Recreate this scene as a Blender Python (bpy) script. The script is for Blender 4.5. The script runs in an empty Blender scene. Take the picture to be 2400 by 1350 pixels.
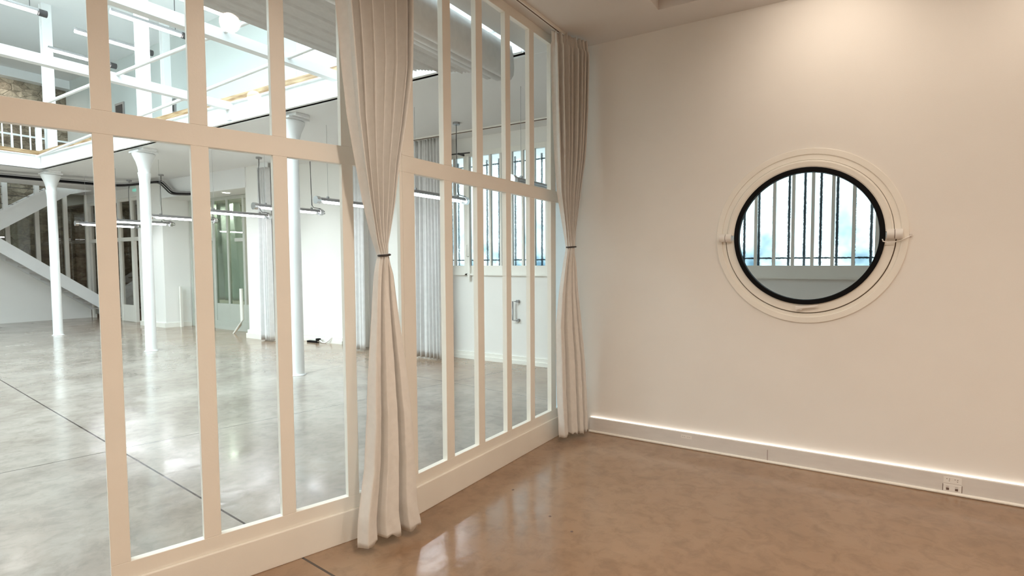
import bpy, math, random
from math import sin, cos, pi, radians as R
random.seed(7)
col = bpy.context.scene.collection
sc = bpy.context.scene

# ------------------------------------------------------------------ materials
def mat(name, base=(.8,.8,.8), rough=.5, metal=0.0, spec=.5, noise=0, nscale=8, bump=0, bscale=60, emit=None, estr=0, coat=0, stretch=None):
    m = bpy.data.materials.new(name); m.use_nodes = True
    nt = m.node_tree; b = nt.nodes['Principled BSDF']
    b.inputs['Base Color'].default_value = (*base, 1); b.inputs['Roughness'].default_value = rough
    b.inputs['Metallic'].default_value = metal; b.inputs['Specular IOR Level'].default_value = spec
    if coat: b.inputs['Coat Weight'].default_value = coat; b.inputs['Coat Roughness'].default_value = .08
    tc = nt.nodes.new('ShaderNodeTexCoord')
    src = tc.outputs['Object']
    if stretch:
        mp = nt.nodes.new('ShaderNodeMapping'); mp.inputs['Scale'].default_value = stretch
        nt.links.new(src, mp.inputs[0]); src = mp.outputs[0]
    if noise:
        n = nt.nodes.new('ShaderNodeTexNoise'); n.inputs['Scale'].default_value = nscale; n.inputs['Detail'].default_value = 6
        nt.links.new(src, n.inputs['Vector'])
        r = nt.nodes.new('ShaderNodeMapRange'); r.inputs[1].default_value = .3; r.inputs[2].default_value = .7
        r.inputs[3].default_value = 1 - noise; r.inputs[4].default_value = 1 + noise
        nt.links.new(n.outputs['Fac'], r.inputs[0])
        mx = nt.nodes.new('ShaderNodeVectorMath'); mx.operation = 'SCALE'
        mx.inputs[0].default_value = base; nt.links.new(r.outputs[0], mx.inputs['Scale'])
        nt.links.new(mx.outputs[0], b.inputs['Base Color'])
    if bump:
        n = nt.nodes.new('ShaderNodeTexNoise'); n.inputs['Scale'].default_value = bscale; n.inputs['Detail'].default_value = 4
        nt.links.new(src, n.inputs['Vector'])
        bp = nt.nodes.new('ShaderNodeBump'); bp.inputs['Strength'].default_value = bump; bp.inputs['Distance'].default_value = .01
        nt.links.new(n.outputs['Fac'], bp.inputs['Height']); nt.links.new(bp.outputs[0], b.inputs['Normal'])
    if emit:
        b.inputs['Emission Color'].default_value = (*emit, 1); b.inputs['Emission Strength'].default_value = estr
    return m

def glass_mat(name, tint=(1,1,1), refl=.9, rough=0.0, ior=1.45):
    m = bpy.data.materials.new(name); m.use_nodes = True; nt = m.node_tree; nt.nodes.clear()
    o = nt.nodes.new('ShaderNodeOutputMaterial'); mx = nt.nodes.new('ShaderNodeMixShader')
    t = nt.nodes.new('ShaderNodeBsdfTransparent'); t.inputs[0].default_value = (*tint, 1)
    g = nt.nodes.new('ShaderNodeBsdfGlossy'); g.inputs['Roughness'].default_value = rough
    f = nt.nodes.new('ShaderNodeLayerWeight'); f.inputs[0].default_value = .5
    p5 = nt.nodes.new('ShaderNodeMath'); p5.operation = 'POWER'; p5.inputs[1].default_value = 5
    k = nt.nodes.new('ShaderNodeMath'); k.operation = 'MULTIPLY_ADD'; k.inputs[1].default_value = .96*refl; k.inputs[2].default_value = .04*refl
    nt.links.new(f.outputs['Facing'], p5.inputs[0]); nt.links.new(p5.outputs[0], k.inputs[0]); nt.links.new(k.outputs[0], mx.inputs[0])
    nt.links.new(t.outputs[0], mx.inputs[1]); nt.links.new(g.outputs[0], mx.inputs[2]); nt.links.new(mx.outputs[0], o.inputs[0])
    return m

def ripple_glass(name):
    m = bpy.data.materials.new(name); m.use_nodes = True; nt = m.node_tree; nt.nodes.clear()
    o = nt.nodes.new('ShaderNodeOutputMaterial'); mx = nt.nodes.new('ShaderNodeMixShader'); mx.inputs[0].default_value = .93
    t = nt.nodes.new('ShaderNodeBsdfTransparent'); t.inputs[0].default_value = (.93,.98,1,1)
    g = nt.nodes.new('ShaderNodeBsdfRefraction'); g.inputs['Roughness'].default_value = .02; g.inputs['IOR'].default_value = 1.16
    tc = nt.nodes.new('ShaderNodeTexCoord'); n = nt.nodes.new('ShaderNodeTexNoise'); n.inputs['Scale'].default_value = 34; n.inputs['Detail'].default_value = 2
    n2 = nt.nodes.new('ShaderNodeTexNoise'); n2.inputs['Scale'].default_value = 2.3; n2.inputs['Detail'].default_value = 3
    nt.links.new(tc.outputs['Object'], n.inputs['Vector']); nt.links.new(tc.outputs['Object'], n2.inputs['Vector'])
    bp = nt.nodes.new('ShaderNodeBump'); bp.inputs['Strength'].default_value = .9; bp.inputs['Distance'].default_value = .012
    nt.links.new(n.outputs['Fac'], bp.inputs['Height']); nt.links.new(bp.outputs[0], g.inputs['Normal'])
    sx = nt.nodes.new('ShaderNodeSeparateXYZ'); nt.links.new(tc.outputs['Object'], sx.inputs[0])
    # blurred blue-grey outdoor shapes painted into the glass tint, stronger towards the bottom
    zr = nt.nodes.new('ShaderNodeMapRange'); zr.inputs[1].default_value = 2.5; zr.inputs[2].default_value = 1.5; zr.inputs[3].default_value = 0; zr.inputs[4].default_value = 1
    nt.links.new(sx.outputs[2], zr.inputs[0])
    nr = nt.nodes.new('ShaderNodeMapRange'); nr.inputs[1].default_value = .42; nr.inputs[2].default_value = .66; nt.links.new(n2.outputs['Fac'], nr.inputs[0])
    mu = nt.nodes.new('ShaderNodeMath'); mu.operation = 'MULTIPLY'; nt.links.new(zr.outputs[0], mu.inputs[0]); nt.links.new(nr.outputs[0], mu.inputs[1])
    cm = nt.nodes.new('ShaderNodeMix'); cm.data_type = 'RGBA'; cm.inputs[6].default_value = (.95,1,1,1); cm.inputs[7].default_value = (.36,.47,.53,1)
    nt.links.new(mu.outputs[0], cm.inputs[0]); nt.links.new(cm.outputs[2], g.inputs['Color']); nt.links.new(cm.outputs[2], t.inputs[0])
    nt.links.new(t.outputs[0], mx.inputs[1]); nt.links.new(g.outputs[0], mx.inputs[2]); nt.links.new(mx.outputs[0], o.inputs[0])
    return m

def frosted_mat(name):
    m = bpy.data.materials.new(name); m.use_nodes = True; nt = m.node_tree; nt.nodes.clear()
    o = nt.nodes.new('ShaderNodeOutputMaterial'); mx = nt.nodes.new('ShaderNodeMixShader'); mx.inputs[0].default_value = .75
    d = nt.nodes.new('ShaderNodeBsdfDiffuse'); d.inputs[0].default_value = (.85,.92,.95,1)
    t = nt.nodes.new('ShaderNodeBsdfTranslucent'); t.inputs[0].default_value = (.9,.97,1,1)
    nt.links.new(d.outputs[0], mx.inputs[1]); nt.links.new(t.outputs[0], mx.inputs[2]); nt.links.new(mx.outputs[0], o.inputs[0])
    return m

def emis(name, c, s):
    m = bpy.data.materials.new(name); m.use_nodes = True; nt = m.node_tree; nt.nodes.clear()
    o = nt.nodes.new('ShaderNodeOutputMaterial'); e = nt.nodes.new('ShaderNodeEmission'); e.inputs[0].default_value = (*c, 1); e.inputs[1].default_value = s
    nt.links.new(e.outputs[0], o.inputs[0]); return m

def floor_mat():
    m = bpy.data.materials.new('polished_concrete'); m.use_nodes = True; nt = m.node_tree; b = nt.nodes['Principled BSDF']
    tc = nt.nodes.new('ShaderNodeTexCoord'); src = tc.outputs['Object']
    def noise(scale, det, rgh=.55, dist=0.0):
        n = nt.nodes.new('ShaderNodeTexNoise'); n.inputs['Scale'].default_value = scale; n.inputs['Detail'].default_value = det
        n.inputs['Roughness'].default_value = rgh; n.inputs['Distortion'].default_value = dist
        nt.links.new(src, n.inputs['Vector']); return n.outputs['Fac']
    def ramp(fac, stops):
        r = nt.nodes.new('ShaderNodeValToRGB'); el = r.color_ramp.elements
        el[0].position, el[0].color = stops[0][0], (*stops[0][1], 1); el[1].position, el[1].color = stops[-1][0], (*stops[-1][1], 1)
        for p, c in stops[1:-1]: e = el.new(p); e.color = (*c, 1)
        nt.links.new(fac, r.inputs[0]); return r.outputs[0]
    c1 = ramp(noise(.9, 6, .55, .3), [(.3, (.250,.152,.088)), (.5, (.315,.198,.120)), (.7, (.370,.250,.165))])
    c2 = ramp(noise(9, 8, .68, .5), [(.32, (.74,.73,.72)), (.55, (1,1,1)), (.72, (1.0,.99,.98))])
    mx = nt.nodes.new('ShaderNodeMix'); mx.data_type = 'RGBA'; mx.blend_type = 'MULTIPLY'; mx.inputs[0].default_value = .8
    nt.links.new(c1, mx.inputs[6]); nt.links.new(c2, mx.inputs[7])
    sx = nt.nodes.new('ShaderNodeSeparateXYZ'); nt.links.new(src, sx.inputs[0])
    def M(op, a, bb):
        n = nt.nodes.new('ShaderNodeMath'); n.operation = op
        for i, v in enumerate((a, bb)):
            if v is None: continue
            if isinstance(v, (int, float)): n.inputs[i].default_value = v
            else: nt.links.new(v, n.inputs[i])
        return n.outputs[0]
    X, Y = sx.outputs[0], sx.outputs[1]
    def line(a, bb, c, w):
        d = M('ADD', M('MULTIPLY', X, a), M('MULTIPLY', Y, bb)); d = M('ABSOLUTE', M('SUBTRACT', d, c), None)
        return M('LESS_THAN', d, w)
    # daylight glare on hall floor painted in as grey, fading towards the window wall
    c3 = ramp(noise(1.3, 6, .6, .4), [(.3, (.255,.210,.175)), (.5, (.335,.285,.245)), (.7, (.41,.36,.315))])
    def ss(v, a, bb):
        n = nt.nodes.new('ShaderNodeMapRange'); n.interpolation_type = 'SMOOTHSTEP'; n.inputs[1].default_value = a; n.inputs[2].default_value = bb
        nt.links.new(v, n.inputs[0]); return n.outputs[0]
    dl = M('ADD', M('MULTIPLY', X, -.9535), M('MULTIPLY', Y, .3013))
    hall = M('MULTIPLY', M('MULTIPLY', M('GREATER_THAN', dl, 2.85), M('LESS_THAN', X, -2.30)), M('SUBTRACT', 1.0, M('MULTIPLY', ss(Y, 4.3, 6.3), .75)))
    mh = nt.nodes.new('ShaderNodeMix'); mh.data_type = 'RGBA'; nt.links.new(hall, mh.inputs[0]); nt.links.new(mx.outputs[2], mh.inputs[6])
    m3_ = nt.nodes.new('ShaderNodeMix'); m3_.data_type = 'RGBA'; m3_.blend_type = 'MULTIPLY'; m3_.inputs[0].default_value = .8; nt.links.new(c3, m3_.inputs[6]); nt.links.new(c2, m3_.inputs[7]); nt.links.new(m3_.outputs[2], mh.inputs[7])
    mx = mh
    j1 = line(.0902, .9959, 1.4077, .006)
    j2 = line(.977, -.213, -5.4825, .005)
    j3 = M('MULTIPLY', line(.992, .124, -5.99, .005), M('GREATER_THAN', Y, 4.5))
    j4 = M('MULTIPLY', line(.0902, .9959, 4.67, .004), M('LESS_THAN', X, -2.5))
    j = M('MAXIMUM', M('MAXIMUM', j1, j2), M('MAXIMUM', j3, j4))
    mj = nt.nodes.new('ShaderNodeMix'); mj.data_type = 'RGBA'; nt.links.new(j, mj.inputs[0]); nt.links.new(mx.outputs[2], mj.inputs[6]); mj.inputs[7].default_value = (.05,.035,.03,1)
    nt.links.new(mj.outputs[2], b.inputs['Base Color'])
    rr = nt.nodes.new('ShaderNodeMapRange'); rr.inputs[1].default_value = .35; rr.inputs[2].default_value = .68; rr.inputs[3].default_value = .12; rr.inputs[4].default_value = .24
    nt.links.new(noise(2.2, 5, .55, .3), rr.inputs[0]); nt.links.new(rr.outputs[0], b.inputs['Roughness'])
    bp = nt.nodes.new('ShaderNodeBump'); bp.inputs['Strength'].default_value = .12; bp.inputs['Distance'].default_value = .02
    nt.links.new(noise(5, 3), bp.inputs['Height']); nt.links.new(bp.outputs[0], b.inputs['Normal'])
    b.inputs['Specular IOR Level'].default_value = .85
    return m

def stone_mat():
    m = bpy.data.materials.new('rubble_stone'); m.use_nodes = True; nt = m.node_tree; b = nt.nodes['Principled BSDF']
    tc = nt.nodes.new('ShaderNodeTexCoord'); mp = nt.nodes.new('ShaderNodeMapping'); mp.inputs['Scale'].default_value = (1,1.0,2.0)
    nt.links.new(tc.outputs['Object'], mp.inputs[0])
    dn = nt.nodes.new('ShaderNodeTexNoise'); dn.inputs['Scale'].default_value = 3.0; nt.links.new(mp.outputs[0], dn.inputs['Vector'])
    ad = nt.nodes.new('ShaderNodeMix'); ad.data_type = 'RGBA'; ad.blend_type = 'LINEAR_LIGHT'; ad.inputs[0].default_value = .12
    nt.links.new(mp.outputs[0], ad.inputs[6]); nt.links.new(dn.outputs['Color'], ad.inputs[7])
    v = nt.nodes.new('ShaderNodeTexVoronoi'); v.inputs['Scale'].default_value = 3.6; nt.links.new(ad.outputs[2], v.inputs['Vector'])
    v2 = nt.nodes.new('ShaderNodeTexVoronoi'); v2.feature = 'DISTANCE_TO_EDGE'; v2.inputs['Scale'].default_value = 3.6; nt.links.new(ad.outputs[2], v2.inputs['Vector'])
    sp = nt.nodes.new('ShaderNodeSeparateColor'); nt.links.new(v.outputs['Color'], sp.inputs[0])
    r = nt.nodes.new('ShaderNodeValToRGB'); r.color_ramp.elements[0].color = (.17,.14,.10,1); r.color_ramp.elements[1].color = (.33,.29,.22,1)
    nt.links.new(sp.outputs[0], r.inputs[0])
    e = nt.nodes.new('ShaderNodeMapRange'); e.inputs[1].default_value = 0; e.inputs[2].default_value = .06; e.inputs[3].default_value = .72; e.inputs[4].default_value = 1
    nt.links.new(v2.outputs['Distance'], e.inputs[0])
    n = nt.nodes.new('ShaderNodeTexNoise'); n.inputs['Scale'].default_value = 9; n.inputs['Detail'].default_value = 8; nt.links.new(tc.outputs['Object'], n.inputs['Vector'])
    mm = nt.nodes.new('ShaderNodeMath'); mm.operation = 'MULTIPLY'; nt.links.new(e.outputs[0], mm.inputs[0])
    nr = nt.nodes.new('ShaderNodeMapRange'); nr.inputs[3].default_value = .2; nr.inputs[4].default_value = 1.8; nt.links.new(n.outputs['Fac'], nr.inputs[0]); nt.links.new(nr.outputs[0], mm.inputs[1])
    s = nt.nodes.new('ShaderNodeVectorMath'); s.operation = 'SCALE'; nt.links.new(r.outputs[0], s.inputs[0]); nt.links.new(mm.outputs[0], s.inputs['Scale'])
    nt.links.new(s.outputs[0], b.inputs['Base Color']); b.inputs['Roughness'].default_value = .9
    bp = nt.nodes.new('ShaderNodeBump'); bp.inputs['Strength'].default_value = .8; bp.inputs['Distance'].default_value = .05
    nt.links.new(mm.outputs[0], bp.inputs['Height']); nt.links.new(bp.outputs[0], b.inputs['Normal'])
    return m

def wood_mat():
    m = mat('raw_timber', (.55,.34,.16), .55)
    nt = m.node_tree; b = nt.nodes['Principled BSDF']; tc = nt.nodes.new('ShaderNodeTexCoord')
    mp = nt.nodes.new('ShaderNodeMapping'); mp.inputs['Scale'].default_value = (1.2,1.2,14); nt.links.new(tc.outputs['Object'], mp.inputs[0])
    n = nt.nodes.new('ShaderNodeTexNoise'); n.inputs['Scale'].default_value = 2.5; n.inputs['Detail'].default_value = 7; nt.links.new(mp.outputs[0], n.inputs['Vector'])
    r = nt.nodes.new('ShaderNodeValToRGB'); r.color_ramp.elements[0].position = .35; r.color_ramp.elements[0].color = (.20,.105,.04,1); r.color_ramp.elements[1].position = .68; r.color_ramp.elements[1].color = (.46,.33,.19,1)
    nt.links.new(n.outputs['Fac'], r.inputs[0]); nt.links.new(r.outputs[0], b.inputs['Base Color'])
    return m

M = {}
M['wall'] = mat('warm_white_wall_paint', (.83,.81,.775), .8, noise=.012, nscale=3, bump=.05, bscale=180)
M['ceil'] = mat('matt_ceiling_paint', (.72,.70,.68), .9, noise=.015, nscale=2)
M['soffit'] = mat('grey_white_soffit_paint', (.80,.795,.79), .9, noise=.02, nscale=1.5)
M['frame'] = mat('satin_white_joinery_paint', (.86,.835,.775), .38, noise=.02, nscale=5, bump=.04, bscale=90)
M['skirt'] = mat('grey_white_skirting_paint', (.70,.675,.65), .45, noise=.03, nscale=9, bump=.05, bscale=120, stretch=(1,1,4))
M['fabric'] = mat('heavy_greige_curtain_cloth', (.76,.75,.725), .62, spec=.3, noise=.03, nscale=30, bump=.12, bscale=400)
M['fabric_far'] = mat('pale_grey_curtain_cloth', (.74,.73,.725), .6, spec=.3, noise=.05, nscale=14, bump=.2, bscale=90)
M['shade'] = mat('grey_shade_cloth', (.78,.77,.765), .85, noise=.04, nscale=20)
M['steel'] = mat('white_steel_paint', (.82,.83,.83), .4, noise=.02, nscale=4)
M['iron'] = mat('white_cast_iron_paint', (.80,.80,.80), .45, noise=.02, nscale=7, bump=.06, bscale=60)
M['black'] = mat('black_rubber', (.004,.004,.005), .6, spec=.12)
M['grille'] = mat('weathered_grille_paint', (.13,.15,.18), .6, noise=.1)
M['dark'] = mat('dark_metal', (.05,.045,.045), .5, metal=.3, noise=.1)
M['groove'] = mat('shadow_gap_lining', (.16,.11,.09), .9)
M['chrome'] = mat('brushed_chrome', (.65,.65,.66), .22, metal=1, noise=.05)
M['greymetal'] = mat('grey_anodised_metal', (.36,.35,.35), .4, metal=.6, noise=.05)
M['white'] = mat('white_plastic', (.82,.80,.77), .35, noise=.01)
M['greenframe'] = mat('grey_green_joinery_paint', (.47,.48,.43), .5, noise=.03)
M['greenglass'] = glass_mat('green_tinted_glass', (.70,.76,.70), .9)
M['glass'] = glass_mat('clear_partition_glass', (.985,.992,.99), .16)
M['darkglass'] = glass_mat('stair_glass', (.80,.80,.77), 1.8)
M['ripple'] = ripple_glass('rippled_cathedral_glass')
M['frost'] = frosted_mat('frosted_glass')
M['tube'] = emis('fluorescent_tube_glow', (.95,.97,1), 36)
M['tube_far'] = emis('distant_tube_glow', (1,.98,.95), 14)
M['clearplastic'] = glass_mat('clear_tube_sleeve', (.96,.96,.97), .8)
M['led'] = emis('led_strip_glow', (1,.90,.80), 6)
M['down'] = emis('downlight_glow', (1,.95,.85), 14)
M['sky'] = emis('bright_skylight_glazing', (.77,.95,1.0), 10)
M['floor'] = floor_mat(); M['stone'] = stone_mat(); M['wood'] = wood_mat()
M['green'] = mat('green_exit_light', (.1,.4,.3), .4, emit=(.3,.8,.65), estr=.5)
M['brownroom'] = mat('dim_brown_room_paint', (.22,.17,.14), .9, noise=.15, nscale=1.5)
M['tread'] = mat('pale_stair_tread', (.55,.52,.5), .5, noise=.04)

# ------------------------------------------------------------------ mesh helper
class MB:
    def __init__(s): s.v = []; s.f = []; s.sm = []
    def add(s, vs, fs, smooth=False):
        o = len(s.v); s.v += [tuple(p) for p in vs]; s.f += [tuple(i + o for i in f) for f in fs]; s.sm += [smooth] * len(fs); return s
    def box(s, x0, x1, y0, y1, z0, z1):
        x0, x1 = sorted((x0, x1)); y0, y1 = sorted((y0, y1)); z0, z1 = sorted((z0, z1))
        vs = [(x0,y0,z0),(x1,y0,z0),(x1,y1,z0),(x0,y1,z0),(x0,y0,z1),(x1,y0,z1),(x1,y1,z1),(x0,y1,z1)]
        return s.add(vs, [(0,3,2,1),(4,5,6,7),(0,1,5,4),(1,2,6,5),(2,3,7,6),(3,0,4,7)])
    def hexa(s, b, t):   # bottom quad, top quad
        return s.add(list(b) + list(t), [(0,3,2,1),(4,5,6,7),(0,1,5,4),(1,2,6,5),(2,3,7,6),(3,0,4,7)])
    def prism(s, poly, f0, f1):  # poly points p -> f0(p), f1(p) 3-D
        n = len(poly); vs = [f0(p) for p in poly] + [f1(p) for p in poly]
        fs = [tuple(range(n))[::-1], tuple(range(n, 2*n))] + [(i, (i+1) % n, n + (i+1) % n, n + i) for i in range(n)]
        return s.add(vs, fs)
    def tube(s, pts, r, n=10, caps=True):
        rings = []; k = len(pts)
        for i, p in enumerate(pts):
            a = pts[max(i-1, 0)]; b = pts[min(i+1, k-1)]
            d = [b[j]-a[j] for j in range(3)]; L = math.sqrt(sum(q*q for q in d)) or 1; d = [q/L for q in d]
            up = (0,0,1) if abs(d[2]) < .9 else (1,0,0)
            u = (d[1]*up[2]-d[2]*up[1], d[2]*up[0]-d[0]*up[2], d[0]*up[1]-d[1]*up[0]); L = math.sqrt(sum(q*q for q in u)); u = [q/L for q in u]
            w = (d[1]*u[2]-d[2]*u[1], d[2]*u[0]-d[0]*u[2], d[0]*u[1]-d[1]*u[0])
            rr = r[i] if isinstance(r, (list, tuple)) else r
            rings.append([tuple(p[j] + rr*(cos(2*pi*q/n)*u[j] + sin(2*pi*q/n)*w[j]) for j in range(3)) for q in range(n)])
        vs = [v for g in rings for v in g]; fs = []
        for i in range(k-1):
            for q in range(n): fs.append((i*n+q, i*n+(q+1) % n, (i+1)*n+(q+1) % n, (i+1)*n+q))
        s.add(vs, fs, True)
        if caps: s.add([v for v in rings[0]], [tuple(range(n))[::-1]]); s.add([v for v in rings[-1]], [tuple(range(n))])
        return s
    def lathe(s, prof, c, n=28):   # prof (r, z) about a vertical axis
        vs = []; fs = []
        for r, z in prof:
            for q in range(n): vs.append((c[0]+r*cos(2*pi*q/n), c[1]+r*sin(2*pi*q/n), c[2]+z))
        for i in range(len(prof)-1):
            for q in range(n): fs.append((i*n+q, i*n+(q+1) % n, (i+1)*n+(q+1) % n, (i+1)*n+q))
        return s.add(vs, fs, True)
    def ring(s, prof, c, a0=0, a1=360, n=96):   # closed profile (r, y offset) turned about the y axis through c; angle from +x towards +z
        full = abs(a1 - a0) >= 360; k = len(prof); m = n if full else n + 1; vs = []; fs = []
        for i in range(m):
            a = R(a0 + (a1-a0)*i/n)
            for r, y in prof: vs.append((c[0]+r*cos(a), c[1]+y, c[2]+r*sin(a)))
        for i in range(n if full else n):
            i2 = (i+1) % m
            for q in range(k): fs.append((i*k+q, i*k+(q+1) % k, i2*k+(q+1) % k, i2*k+q))
        s.add(vs, fs, False)
        if not full: s.add([vs[q] for q in range(k)], [tuple(range(k))]); s.add([vs[(m-1)*k+q] for q in range(k)], [tuple(range(k))[::-1]])
        return s
    def grid(s, rows, smooth=True, closed=False):
        n = len(rows[0]); vs = [p for r in rows for p in r]; fs = []
        for i in range(len(rows)-1):
            for j in range(n-1): fs.append((i*n+j, i*n+j+1, (i+1)*n+j+1, (i+1)*n+j))
        return s.add(vs, fs, smooth)
    def build(s, name, material, parent=None, bevel=0, solid=0):
        me = bpy.data.meshes.new(name); me.from_pydata(s.v, [], s.f); me.update()
        for p, q in zip(me.polygons, s.sm): p.use_smooth = q
        me.materials.append(material); o = bpy.data.objects.new(name, me); col.objects.link(o)
        if parent is not None:
            o.parent = parent; o.location = [-q for q in ploc(parent)]
        if solid: md = o.modifiers.new('solid', 'SOLIDIFY'); md.thickness = solid; md.offset = 0
        if bevel: md = o.modifiers.new('bevel', 'BEVEL'); md.width = bevel; md.segments = 2; md.limit_method = 'ANGLE'; md.angle_limit = R(40)
        return o
def ploc(o):
    v = [0,0,0]
    while o is not None: v = [v[i] + o.location[i] for i in range(3)]; o = o.parent
    return v
def box(*a): return MB().box(*a)
def tag(o, label=None, cat=None, group=None, kind=None):
    if label: o['label'] = label
    if cat: o['category'] = cat
    if group: o['group'] = group
    if kind: o['kind'] = kind
    return o
def empty(name, loc, label=None, cat=None, group=None, kind=None):
    o = bpy.data.objects.new(name, None); o.empty_display_size = .1; col.objects.link(o); o.location = loc
    return tag(o, label, cat, group, kind)
def struct(name, mb, m, label=None, cat=None, **k): return tag(mb.build(name, m, **k), label, cat, kind='structure')
def copy_tree(o, parent=None):
    c = o.copy(); col.objects.link(c); c.parent = parent
    for ch in [q for q in bpy.data.objects if q.parent == o]: copy_tree(ch, c)
    return c

# ================================================================== THE SETTING
CE = 3.396                     # small room ceiling height
SO = 3.47                      # hall soffit height
XR = -2.278                    # room face of the right-hand glazed screen
YW = 4.229                     # room face of the porthole wall
NX, NY, DL = math.cos(R(162.467)), math.sin(R(162.467)), 2.834    # room face of the left-hand glazed screen: NX*x + NY*y = DL
def L3(s, z, off=0.0):         # point on the left screen, off > 0 is away from the small room
    d = DL + off; return (s*NY + d*NX, -s*NX + d*NY, z)
S_END = 1.409

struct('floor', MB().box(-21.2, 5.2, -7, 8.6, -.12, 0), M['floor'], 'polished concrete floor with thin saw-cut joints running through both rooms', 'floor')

# ---- porthole wall with its round hole
PC = (-.359, YW, 1.697)        # porthole centre
def holed_wall():
    mb = MB(); x0, x1, z0, z1 = XR - .06, 4.6, 0, SO; r = .60; n = 96
    per = []
    for i in range(n):
        a = 2*pi*i/n; dx, dz = cos(a), sin(a); t = 1e9
        if dx > 1e-9: t = min(t, (x1-PC[0])/dx)
        if dx < -1e-9: t = min(t, (x0-PC[0])/dx)
        if dz > 1e-9: t = min(t, (z1-PC[2])/dz)
        if dz < -1e-9: t = min(t, (z0-PC[2])/dz)
        per.append((PC[0]+dx*t, PC[2]+dz*t))
    corners = [(x1,z1),(x0,z1),(x0,z0),(x1,z0)]
    for y, flip in ((YW, 0), (YW+.12, 1)):
        vs = [(PC[0]+r*cos(2*pi*i/n), y, PC[2]+r*sin(2*pi*i/n)) for i in range(n)] + [(p[0], y, p[1]) for p in per]
        fs = []
        for i in range(n):
            j = (i+1) % n; fs.append((i, n+i, n+j, j))
            a0, a1 = per[i], per[j]
            if abs(a0[0]-a1[0]) > 1e-6 and abs(a0[1]-a1[1]) > 1e-6:
                c = min(corners, key=lambda q: (q[0]-a0[0])**2+(q[1]-a0[1])**2+(q[0]-a1[0])**2+(q[1]-a1[1])**2)
                vs.append((c[0], y, c[1])); fs.append((n+i, len(vs)-1, n+j))
        if flip: fs = [f[::-1] for f in fs]
        mb.add(vs, fs)
    vs = [(PC[0]+r*cos(2*pi*i/n), yy, PC[2]+r*sin(2*pi*i/n)) for yy in (YW, YW+.12) for i in range(n)]
    mb.add(vs, [(i, (i+1) % n, n+(i+1) % n, n+i) for i in range(n)], True)
    mb.add([(x0,YW,z0),(x0,YW+.12,z0),(x0,YW+.12,z1),(x0,YW,z1)], [(0,1,2,3)])
    return mb
struct('wall_right', holed_wall(), M['wall'], 'plain white wall with the round porthole window in it', 'wall')
# other walls of the small room, behind the camera
struct('wall_back', box(-4.4, 4.72, -4.15, -4.0, 0, SO), M['wall'])
struct('wall_side', box(4.6, 4.72, -4.0, YW+.12, 0, SO), M['wall'])
# ceiling of the small room with its recess
def ceil_room():
    mb = MB(); x0, x1, y0, y1 = -1.36, 2.4, -2.2, 3.90
    a = [(-4.40,-4),(XR-.02,2.21),(XR-.02,YW),(x0,YW),(x0,-4)]
    mb.add([(p[0],p[1],CE) for p in a], [tuple(range(5))])
    mb.add([(x0,y1,CE),(4.6,y1,CE),(4.6,YW,CE),(x0,YW,CE)], [(0,1,2,3)])
    mb.add([(x0,-4,CE),(4.6,-4,CE),(4.6,y0,CE),(x0,y0,CE)], [(0,1,2,3)])
    mb.add([(x1,y0,CE),(4.6,y0,CE),(4.6,y1,CE),(x1,y1,CE)], [(0,1,2,3)])
    h = CE + .072
    mb.add([(x0,y0,CE),(x1,y0,CE),(x1,y1,CE),(x0,y1,CE),(x0,y0,h),(x1,y0,h),(x1,y1,h),(x0,y1,h)], [(0,1,5,4),(1,2,6,5),(2,3,7,6),(3,0,4,7),(4,5,6,7)])
    return mb
struct('ceiling', ceil_room(), M['ceil'], 'matt ceiling of the small room with a shallow recess', 'ceiling')

# ---- hall: upper floor slab (its underside is the hall ceiling)
sl = MB().box(-17.75, 4.72, 4.30, 8.6, SO, 3.74).box(-20.6,-17.75,6.10,8.6,SO,3.74)
sl.box(-17.75, -14.75, -7, 4.30, SO, 3.74); sl.box(-2.745, 4.72, -7, 4.30, SO+.004, 3.74)
struct('ceiling', sl, M['soffit'], 'grey white soffit under the upper floor of the hall', 'ceiling')
# lower soffit over the green glazed lobby
struct('ceiling', box(-14.3, -10.83, 6.2, 8.5, 3.06, SO), M['soffit'], 'lowered soffit over the lobby with round downlights', 'ceiling')

# facade wall with window openings
FY = 6.56
WZ0, WZ1 = 1.345, 3.20
wins = [(-6.12,-5.40), (-5.40,-3.90), (-3.74,-2.24), (-1.34,.17), (.33,1.83)]
fw = MB()
def wallseg(x0, x1, z0, z1): fw.box(x0, x1, FY, FY+.24, z0, z1)
wallseg(-9.98, -8.36, 0, SO); wallseg(-7.66, 4.72, 0, WZ0); wallseg(-8.36, 4.72, WZ1+.05, SO)
xs = [-7.66] + [q for w in wins for q in w] + [4.72]
for i in range(0, len(xs), 2):
    if xs[i+1] - xs[i] > .001: wallseg(xs[i], xs[i+1], WZ0, WZ1+.05)
struct('wall_far', fw, M['wall'], 'white outer wall of the hall below and between the barred windows', 'wall')
struct('wall_end', box(-20.75, -20.6, -7, 8.6, 0, 8.2), M['stone'], 'rough rubble stone end wall behind the stairs', 'wall')
struct('wall_rear', box(-20.6, -9.98, 8.45, 8.6, 0, SO), M['brownroom'])
struct('wall_near', box(-20.6, -4.4, -7, -6.85, 0, 8.2), M['wall'])
# piers
struct('wall_pier', box(-10.86, -9.98, 6.22, 8.45, 0, SO), M['wall'], 'white wall pier right of the green glazed lobby', 'wall')
struct('wall_pier', MB().prism([(-15.5,6.20),(-14.33,6.23),(-14.26,6.75),(-14.26,8.45),(-15.5,8.45)], lambda p:(p[0],p[1],0), lambda p:(p[0],p[1],SO)), M['wall'], 'white angled wall pier behind the second iron column', 'wall')
struct('wall_pier', box(-20.6, -15.5, 6.42, 6.56, 3.24, SO), M['wall'])
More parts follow.
